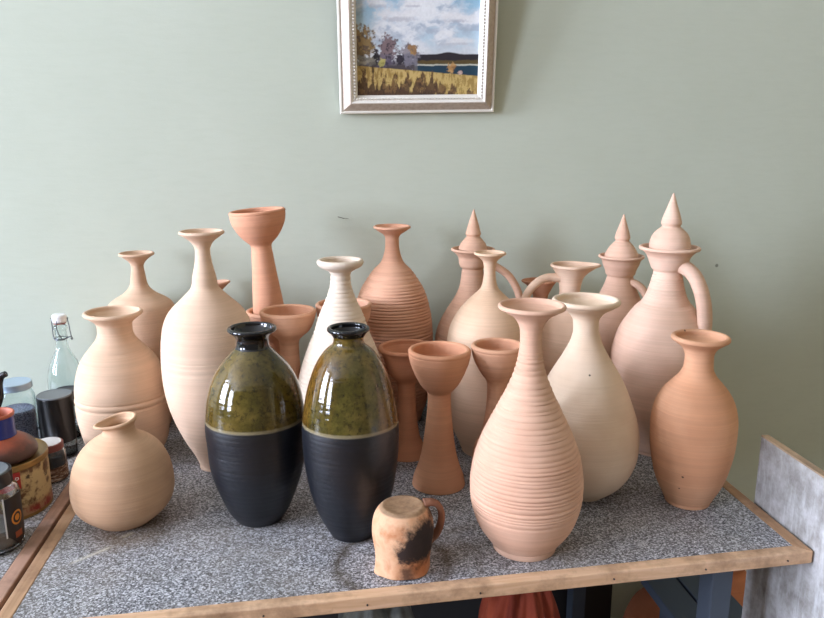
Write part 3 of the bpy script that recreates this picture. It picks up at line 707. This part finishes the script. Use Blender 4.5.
    for cx, rx, hh in ((.05, .06, .20), (.13, .035, .21), (.22, .06, .18), (.31, .05, .16), (.40, .075, .17), (.50, .05, .15), (.54, .04, .20), (.61, .065, .16), (.68, .06, .12), (.79, .055, .09), (.93, .04, .05), (.3, .5, .05)):
        d = np.abs(u-cx)/rx+(v/hh)**1.5*.9+(st1-.5)*1.5
        k = lay(np.zeros_like(col)+c(84, 62, 48), ss(n2_, .5, .6), c(118, 90, 60)); k = lay(k, ss(n3_, .62, .7)*.7, c(52, 40, 36))
        m = (1-ss(d, .75, 1.0))*.9; col = col*(1-m[..., None])+k*m[..., None]
    col = col*(.93+.14*n3_)[..., None]
    V = np.stack([-w/2+u*w, np.full_like(u, -.0085), uo+v*w], -1).reshape(-1, 3)
    I = np.arange(nx*nz).reshape(nx, nz)
    F = np.stack([I[:-1, :-1], I[1:, :-1], I[1:, 1:], I[:-1, 1:]], -1).reshape(-1, 4).tolist()
    t = NT('oil_paint'); a = t.n('ShaderNodeVertexColor'); a.layer_name = 'paint'
    br = t.noise(t.coord((1, 1, 1)), 320, 3); pm = t.fin(a.outputs[0], .38, t.bump(br, .25, .0008))
    o = mesh_obj('canvas', V, F, pm, root, smooth=False)
    at = o.data.attributes.new('paint', 'FLOAT_COLOR', 'POINT')
    at.data.foreach_set('color', np.concatenate([col.reshape(-1, 3), np.ones((nx*nz, 1))], 1).astype(np.float32).ravel())
    b = box('backing_board', (-W/2+.004, -.006, .004), (W/2-.004, -.001, Hh-.004), plain('backing_board', (120, 96, 70), .8), root)
painting()

# a scratch in the wall paint and a thin nick below
bm = bmesh.new()
for x0, z0, x1, z1, th in ((.058, .4375, .072, .4335, .0016), (.070, .4340, .082, .4330, .0009)):
    add_box(bm, ((x0+x1)/2, WY-.0004, TZ+(z0+z1)/2), (math.hypot(x1-x0, z1-z0), .0010, th), Matrix.Rotation(math.atan2(z0-z1, x1-x0), 4, 'Y'))
o = bm_obj('paint_scratch_1', bm, plain('scratched_plaster', (112, 116, 104), .8)); o['kind'] = 'structure'

# ------------------------------------------------------------------ jars, tin and bottle on the side table
def lathe(name, prof, mat, parent, seg=64, smooth_n=0, deform=None, loc=None, sharp=False):
    P = np.array(prof, float)
    if smooth_n: P = catmull([(a, b) for a, b in prof], smooth_n)
    P[:, 0] = np.maximum(P[:, 0], 0)
    G, N = spin(P, seg, deform=deform)
    o = grid_part(name, G, N, [(0, len(P)-1)], mat, parent)
    if sharp:
        o.data.normals_split_custom_set([(0, 0, 0)]*len(o.data.loops))
        o.data.polygons.foreach_set('use_smooth', [True]*len(o.data.polygons))
        o.data.set_sharp_from_angle(angle=math.radians(35))
    if loc: o.location = loc
    return o
def glass_shell(outer, th=.0025, bottom=.005):
    """outer: (r, z) from the base up to the mouth -> closed double wall"""
    o = [(0, 0), (outer[0][0]*.8, 0)]+list(outer)
    inner = [(max(r-th, .002), max(z, bottom)) for r, z in outer[::-1]]
    return o+[(outer[-1][0]-th*.5, outer[-1][1]+th*.4)]+inner+[(inner[-1][0]*.7, bottom*.9), (0, bottom*.9)]
def solid(prof): return [(0, prof[0][1])]+list(prof)+[(0, prof[-1][1])]
def disc_lid(r, z0, z1, e=.0018): return solid([(r-e*.6, z0), (r, z0+e*.5), (r, z1-e), (r-e*.3, z1-e*.3), (r-e, z1), (r-e*2.4, z1), (r-e*3, z1-.0009)])
def cyl_patch(name, r, a0, a1, z0, z1, mat, parent, n=24, nz=6, tip=0., th=.0006):
    V, F = [], []
    for k, rr in enumerate((r, r+th)):
        for i in range(n+1):
            f = i/n; a = math.radians(a0+(a1-a0)*f); low = z0+tip*abs(2*f-1)
            for j in range(nz+1): V.append((rr*math.cos(a), rr*math.sin(a), low+(z1-low)*j/nz))
    m = (n+1)*(nz+1); q = lambda k, i, j: k*m+i*(nz+1)+j
    for i in range(n):
        for j in range(nz):
            F.append((q(1, i, j), q(1, i+1, j), q(1, i+1, j+1), q(1, i, j+1))); F.append((q(0, i, j+1), q(0, i+1, j+1), q(0, i+1, j), q(0, i, j)))
        F.append((q(0, i, 0), q(0, i+1, 0), q(1, i+1, 0), q(1, i, 0))); F.append((q(1, i, nz), q(1, i+1, nz), q(0, i+1, nz), q(0, i, nz)))
    for j in range(nz):
        F.append((q(0, 0, j+1), q(0, 0, j), q(1, 0, j), q(1, 0, j+1))); F.append((q(0, n, j), q(0, n, j+1), q(1, n, j+1), q(1, n, j)))
    return mesh_obj(name, V, F, mat, parent, smooth=False)
JG = 'jars on the side table'

# swing-top bottle by the wall
b = empty('swing_top_bottle', (-.541, 1.662, TZ), 'clear glass swing-top bottle with white stopper by the wall at the left', 'bottle')
bo = [(.036, .0), (.0385, .004), (.0388, .03), (.0388, .085), (.0375, .108), (.034, .128), (.028, .147), (.0205, .164), (.0148, .178), (.0128, .19), (.0125, .21), (.0128, .222), (.0145, .225), (.0145, .230), (.0128, .232)]
cm = [(r, z*.975) for r, z in catmull(bo, 5)]
b.scale = (.97, .97, .97)
lathe('bottle_body', glass_shell([tuple(p) for p in cm], .0026, .006), MAT['glass'], b, 64)
s = lathe('stopper', solid([(.010, .2335), (.0146, .2345), (.0155, .238), (.0155, .2465), (.0145, .2505), (.011, .2525)]), MAT['ceramic'], b, 40)
lathe('gasket', solid([(.0105, .2305), (.013, .231), (.013, .2335), (.0105, .234)]), plain('red_gasket', (150, 90, 80), .6), b, 32)
wr = .0011
def wire(nm, pts, par, r=wr, side=(.3, .2, .93)): return tube(nm, pts, r, r, side, MAT['steel'], par, seg=8, n=6)
bail = wire('wire_bail', [(-.0165, 0, .243), (-.0165, -.001, .228), (-.0155, -.004, .212), (-.014, -.006, .200), (-.006, -.0145, .1965), (.006, -.0145, .1965), (.014, -.008, .199), (.022, -.008, .203), (.025, -.006, .199), (.0235, -.004, .195), (.021, -.005, .199)], b, side=(.1, .9, .3))
wire('wire_lever', [(.0165, 0, .243), (.019, -.002, .228), (.0215, -.005, .212), (.0235, -.007, .202)], bail, side=(0, 1, 0))
wire('wire_loop', [(-.002, -.0145, .240), (-.003, -.0158, .228), (-.001, -.0160, .214), (.003, -.0150, .205), (.006, -.0145, .199)], bail, side=(1, 0, 0))
a = np.linspace(0, 2*PI, 40)
tube('neck_wire', [(.0137*math.cos(x), .0137*math.sin(x), .1985) for x in a], wr, wr, (0, 0, 1), MAT['steel'], bail, seg=8, raw=True)
tube('lever_hinge', [(-.0172, 0, .2430), (-.016, 0, .2431), (.016, 0, .2431), (.0172, 0, .243)], .0013, .0013, (0, 0, 1), MAT['steel'], bail, seg=8)

# small dark-lidded jar in front of the bottle
j = empty('lidded_jar', (-.513, 1.575, TZ), 'small glass jar with dark lid just in front of the swing-top bottle', 'jar', JG)
lathe('jar_body', glass_shell([(.024, 0), (.0268, .003), (.027, .06), (.0255, .068), (.0240, .072), (.0240, .08)]), MAT['glass'], j, 48, sharp=True)
lathe('lid', disc_lid(.0272, .0735, .1045), plain('dark_lid', (44, 44, 50), .35), j, 48, sharp=True)

# jar with a tall black lid
j = empty('lidded_jar', (-.507, 1.482, TZ), 'glass jar with tall black lid and grey top beside the stout cream vase', 'jar', JG)
lathe('jar_body', glass_shell([(.030, 0), (.0325, .004), (.0328, .028), (.031, .036), (.029, .04), (.029, .05)]), MAT['glass'], j, 48, sharp=True)
l = lathe('lid', disc_lid(.0325, .033, .124), MAT['black_plastic'], j, 64, sharp=True); l['label'] = 'tall black lid'
lathe('lid_top', solid([(.0312, .1235), (.0319, .1245), (.0319, .1260), (.0309, .1270), (.029, .1270), (.028, .1262)]), MAT['grey_lid'], l, 64, sharp=True)
# glass jar with pale metal lid
j = empty('lidded_jar', (-.594, 1.523, TZ), 'clear glass jar with pale blue metal lid behind the blue-necked clay bottle', 'jar', JG)
lathe('jar_body', glass_shell([(.032, 0), (.0358, .004), (.0362, .02), (.0362, .100), (.0350, .112), (.0318, .121), (.0285, .126), (.0280, .140)]), MAT['glass'], j, 56, sharp=True)
l = lathe('lid', disc_lid(.0325, .128, .142, .0022), MAT['tin_lid'], j, 56, sharp=True); l['label'] = 'pale blue metal lid'
t = NT('blue_granules'); n1 = t.noise(t.coord(), 420, 2); vo = t.n('ShaderNodeTexVoronoi', Vector=t.coord(), Scale=360).outputs['Color']
gm = t.fin(t.mix(t.gray(n1, .4, .62), lin((110, 116, 150)), lin((206, 212, 240))), .35, t.bump(n1, .8, .003))
lathe('contents', solid([(.030, .006), (.0328, .009), (.0328, .082), (.030, .086)]), gm, j, 48, sharp=True)
# small jar behind the tin
j = empty('lidded_jar', (-.490, 1.372, TZ), 'small jar with red-brown lid and worn brown label between tin and squat pitcher', 'jar', JG)
lathe('jar_body', glass_shell([(.025, 0), (.0285, .003), (.0290, .05), (.027, .056), (.0245, .060), (.0245, .066)]), MAT['glass'], j, 48, sharp=True)
l = lathe('lid', disc_lid(.0262, .0585, .0715), plain('red_brown_lid', (120, 62, 54), .45), j, 48, sharp=True); l['label'] = 'red-brown lid'
lathe('lid_top', solid([(.0225, .0705), (.0230, .0712), (.0225, .0722), (.020, .0724)]), plain('pale_lid_top', (206, 204, 200), .35), l, 48, sharp=True)
lathe('contents', solid([(.023, .005), (.0255, .007), (.0255, .048), (.022, .051)]), plain('dark_grey_powder', (62, 66, 72), .8), j, 40, sharp=True)
t = NT('worn_brown_label'); n1 = t.noise(t.coord((1, 1, 3)), 90, 4, .65)
lm = t.fin(t.ramp(n1, [(.36, (60, 42, 34)), (.5, (120, 88, 64)), (.62, (196, 184, 166))]), .6)
cyl_patch('label_band', .0291, -110, 40, .004, .030, lm, j)

# round tin with a picture label; a clay bottle stands on it
tx, ty, tr, th_ = -.533, 1.270, .0735, .096
j = empty('tin_can', (tx, ty, TZ), 'round gold-rimmed tin with cream flower label under the blue-necked clay bottle', 'tin')
lathe('tin_body', solid([(tr-.002, 0), (tr+.0006, .001), (tr+.0006, .0035), (tr-.0006, .0045), (tr-.0006, th_-.008), (tr-.0002, th_-.006)]), MAT['gold'], j, 96, sharp=True)
lathe('tin_lid', solid([(tr-.001, th_-.010), (tr+.0012, th_-.009), (tr+.0012, th_-.0015), (tr+.0004, th_), (tr-.0012, th_), (tr-.003, th_-.002), (tr-.01, th_-.0022)]), MAT['gold'], j, 96, sharp=True)
t = NT('cream_flower_label'); n1 = t.noise(t.coord((1, 1, 1)), 38, 4, .6); n2 = t.noise(t.coord((1, 1, 1), (5, 2, 1)), 55, 4, .65); sp = t.n('ShaderNodeSeparateXYZ', Vector=t.coord())
cc = t.mix(t.gray(n1, .46, .56), lin((190, 166, 116)), lin((96, 64, 34)))
cc = t.mix(t.gray(n2, .60, .66), cc, lin((66, 48, 26)))
low = t.ramp(t.math('ADD', sp.outputs[2], t.math('MULTIPLY', n1, .02)), [(.026, (1, 1, 1, 1)), (.034, (0, 0, 0, 1))])
cc = t.mix(low, cc, t.mix(t.gray(n2, .42, .58), lin((138, 46, 36)), lin((168, 128, 92))))
cyl_patch('picture_label', tr-.0004, -150, 60, .006, th_-.011, t.fin(cc, .45), j, 60, 8)
lab = cyl_patch('red_label', tr+.0003, -93, -47, .056, th_-.011, plain('red_label_ink', (168, 36, 30), .45), j, 30, 4)
def bent_text(txt, size, r, az, z, mat, parent, name):
    cu = bpy.data.curves.new(name, 'FONT'); cu.body = txt; cu.size = size; cu.extrude = .0002; cu.align_x = 'CENTER'; cu.align_y = 'CENTER'
    to = bpy.data.objects.new(name, cu); COL.objects.link(to); bpy.context.view_layer.update()
    me = bpy.data.meshes.new_from_object(to.evaluated_get(bpy.context.evaluated_depsgraph_get())); bpy.data.objects.remove(to)
    for v in me.vertices:
        a = math.radians(az)+v.co.x/r; rr = r+v.co.z; v.co = (rr*math.cos(a), rr*math.sin(a), z+v.co.y)
    me.materials.clear(); me.materials.append(mat); o = bpy.data.objects.new(name, me); COL.objects.link(o); o.parent = parent; return o
bent_text('OP', .0135, tr+.0011, -55.5, .072, plain('white_ink', (226, 220, 214), .5), lab, 'lettering')

# blue-necked clay bottle on the tin
t = NT('graded_terracotta'); sp = t.n('ShaderNodeSeparateXYZ', Vector=t.coord()); n1 = t.noise(t.coord(), 30, 4, .6)
zz = t.math('ADD', sp.outputs[2], t.math('MULTIPLY', t.math('SUBTRACT', n1, .5), .03))
cb = t.fin(t.ramp(t.math('MULTIPLY', zz, 20.), [(.15, (50, 32, 26)), (.5, (78, 44, 32)), (.78, (150, 72, 44))]), .45, t.bump(n1, .1, .001))  # terracotta gets darker towards the bottom
j = empty('clay_bottle', (tx+.008, ty-.012, TZ+th_-.0019), 'brown clay bottle with blue painted neck standing on the round tin', 'bottle')
lathe('body', [(0, 0), (.044, 0), (.0545, .005), (.0565, .013), (.053, .024), (.043, .034), (.033, .040), (.0275, .0435)], cb, j, 64, 4)
j.scale = (1, 1, .9)
blu = plain('blue_paint', (12, 40, 122), .4)
l = lathe('neck', [(.0275, .0435), (.0268, .048), (.0264, .056), (.0262, .066), (.0262, .077), (.0268, .081)], blu, j, 56, 4); l['label'] = 'blue painted neck'
lathe('rim', [(.0268, .081), (.0276, .0835), (.0278, .086), (.0262, .0878), (.0240, .0868), (.0222, .082), (.0205, .07), (.018, .055), (0, .052)], plain('bare_terracotta', (178, 98, 70), .6), j, 56, 3)

# jar with dark label nearest to the viewer
j = empty('lidded_jar', (-.502, 1.137, TZ), 'glass jar with black lid and dark label with orange emblem at the left edge', 'jar', JG)
lathe('jar_body', glass_shell([(.040, 0), (.0445, .004), (.0450, .02), (.0450, .085), (.0425, .094), (.036, .100), (.0345, .112)]), MAT['glass'], j, 64, sharp=True)
lathe('lid', disc_lid(.0375, .102, .124), MAT['black_plastic'], j, 64, sharp=True)
lathe('lid_top', solid([(.033, .1232), (.0335, .1240), (.033, .1247), (.031, .1250)]), MAT['grey_lid'], j, 56, sharp=True)
lathe('contents', solid([(.037, .006), (.041, .009), (.041, .030), (.036, .034)]), plain('grey_brown_powder', (120, 108, 100), .85), j, 48, sharp=True)
lb = cyl_patch('jar_label', .0452, -40, 12, .006, .088, plain('dark_label', (34, 26, 22), .4), j, 30, 6, tip=.022); lb['label'] = 'dark label with orange emblem'
om = plain('orange_ink', (206, 130, 44), .5)
def ring_patch(r, az, z, r0, r1, mat, parent, name, n=28):
    V, F = [], []
    for i in range(n):
        for q in (r0, r1):
            a = 2*PI*i/n; an = math.radians(az)+q*math.cos(a)/r; V.append((r*math.cos(an), r*math.sin(an), z+q*math.sin(a)))
    for i in range(n): k = (i+1) % n; F.append((2*i, 2*i+1, 2*k+1, 2*k))
    return mesh_obj(name, V, F, mat, parent, smooth=False)
ring_patch(.0460, -15, .052, .0085, .0115, om, lb, 'emblem_ring'); ring_patch(.0460, -15, .052, .0001, .0052, om, lb, 'emblem_centre')
cyl_patch('emblem_bar', .0458, -24, -6, .020, .030, plain('rust_ink', (150, 74, 40), .5), lb, 10, 2, th=.0003)
cyl_patch('label_edge', .0452, -43, -40.3, .026, .090, plain('white_label_edge', (220, 218, 216), .5), lb, 3, 4)

# dark jug cut by the left edge of the picture
dm = NT('dark_glaze').fin(lin((30, 26, 26)), .25)
j = empty('dark_jug', (-.633, 1.44, TZ), 'dark brown jug with curved spout at the extreme left edge', 'jug')
lathe('body', [(0, 0), (.028, 0), (.038, .02), (.0405, .06), (.038, .10), (.028, .13), (.022, .145), (.024, .16), (.020, .163), (0, .15)], dm, j, 56, 5)
tube('spout', [(.030, -.003, .115), (.042, -.004, .140), (.046, -.005, .165), (.052, -.006, .180), (.062, -.007, .186)], .0075, .0075, (0, 1, 0), dm, j, taper=((0, 1.5), (.5, 1), (1, .75)))

# ------------------------------------------------------------------ under the table
fp = empty('floor_pot', (.832, 1.44, 0), 'big round terracotta pot on the floor under the table, right of the blue-grey table leg', 'pot')
mm = clay('floor_terracotta', (196, 120, 82), (180, 104, 68), 71)
prof = catmull([(.075, .0), (.100, .03), (.130, .11), (.142, .20), (.136, .28), (.113, .345), (.080, .385), (.064, .41), (.070, .438), (.078, .444)], 6)
P = [(0, 0)]+[tuple(p) for p in prof]+[(.074, .447), (.066, .44), (.056, .41), (.06, .38), (0, .33)]
lathe('body', P, mm, fp, 80)
fp.location = (.995, 1.59, 0); fp.scale = (.77, .77, .77)
fp2 = empty('floor_pot', (.800, 1.49, 0), 'rounded terracotta pot on the floor behind the left side of the low stool', 'pot')
lathe('body', [(r*.72, z*.82) for r, z in P], clay('floor_terracotta_dark', (184, 108, 72), (168, 92, 58), 72), fp2, 72)
sb = empty('stool', (.755, 1.26, 0), 'low blue-grey stool with two-board seat under the right end of the table', 'stool')
for x0, x1 in ((-.077, -.010), (-.005, .075)):
    bm = bmesh.new(); add_box(bm, ((x0+x1)/2, 0, .439), (x1-x0, .25, .022)); bm_obj('seat_board', bm, MAT['paint_blue'], sb, bevel=.002)
for x0 in (-.020, .058):
    for y0 in (-.10, .10):
        bm = bmesh.new(); add_box(bm, (x0, y0, .214), (.028, .028, .428)); bm_obj('leg', bm, MAT['paint_blue'], sb, bevel=.002)
def heap(name, label, cat, loc, r, h, mat, seed, folds=9):
    rr = np.random.default_rng(seed); ph = rr.uniform(0, 6, 5)
    def f(R, Z, A):
        k = 1+.10*np.sin(folds*A+ph[0]+Z*14)+.06*np.sin((folds*2+1)*A+ph[1]-Z*22)+.08*np.sin(2*A+ph[2])
        return R*k, Z+.02*np.sin(3*A+ph[3])*(R > .01)*(Z > .05)
    o = lathe(name, [(0, 0), (r*.95, 0), (r*1.06, h*.15), (r*1.0, h*.4), (r*.88, h*.65), (r*.72, h*.82), (r*.5, h*.93), (r*.3, h*.96), (r*.34, h), (r*.2, h*.985), (0, h*.97)], mat, None, 120, 6, deform=f, loc=loc)
    return tag(o, label, cat)
def cloth(n, a, b2):
    t = NT(n); q = t.noise(t.coord((1, 1, .4)), 22, 4); f = t.noise(t.coord(), 700, 2)
    return t.fin(t.mix(t.gray(q, .38, .62), lin(a), lin(b2)), .85, t.bump(f, .2, .0006))
heap('cloth_sack', 'red-brown cloth sack standing on the floor under the middle of the table', 'sack', (.385, 1.30, 0), .098, .56, cloth('rust_cloth', (130, 50, 32), (164, 74, 46)), 3)
heap('plastic_sack', 'grey plastic sack standing on the floor under the table, left of the red sack', 'sack', (.10, 1.28, 0), .10, .55, cloth('grey_plastic', (92, 96, 94), (140, 146, 138)), 5, 6)


# ------------------------------------------------------------------ light and camera
w = bpy.data.worlds.new('room_light'); bpy.context.scene.world = w; w.use_nodes = True
bg = w.node_tree.nodes['Background']; bg.inputs[0].default_value = (1.0,.91,.77,1); bg.inputs[1].default_value = .28
sc = bpy.context.scene
cam = bpy.data.cameras.new('camera'); co = bpy.data.objects.new('camera', cam); COL.objects.link(co)
cam.sensor_width = 36; cam.sensor_fit = 'HORIZONTAL'; cam.lens = 760/824*36; cam.clip_start = .02
co.location = (0, 0, TZ+.62); co.rotation_euler = (math.radians(77), 0, math.radians(-7.5))
sc.camera = co
sc.view_settings.view_transform = 'Standard'; sc.view_settings.look = 'None'; sc.view_settings.gamma = 1
sc.view_settings.use_curve_mapping = False; sc.view_settings.exposure = -0.3
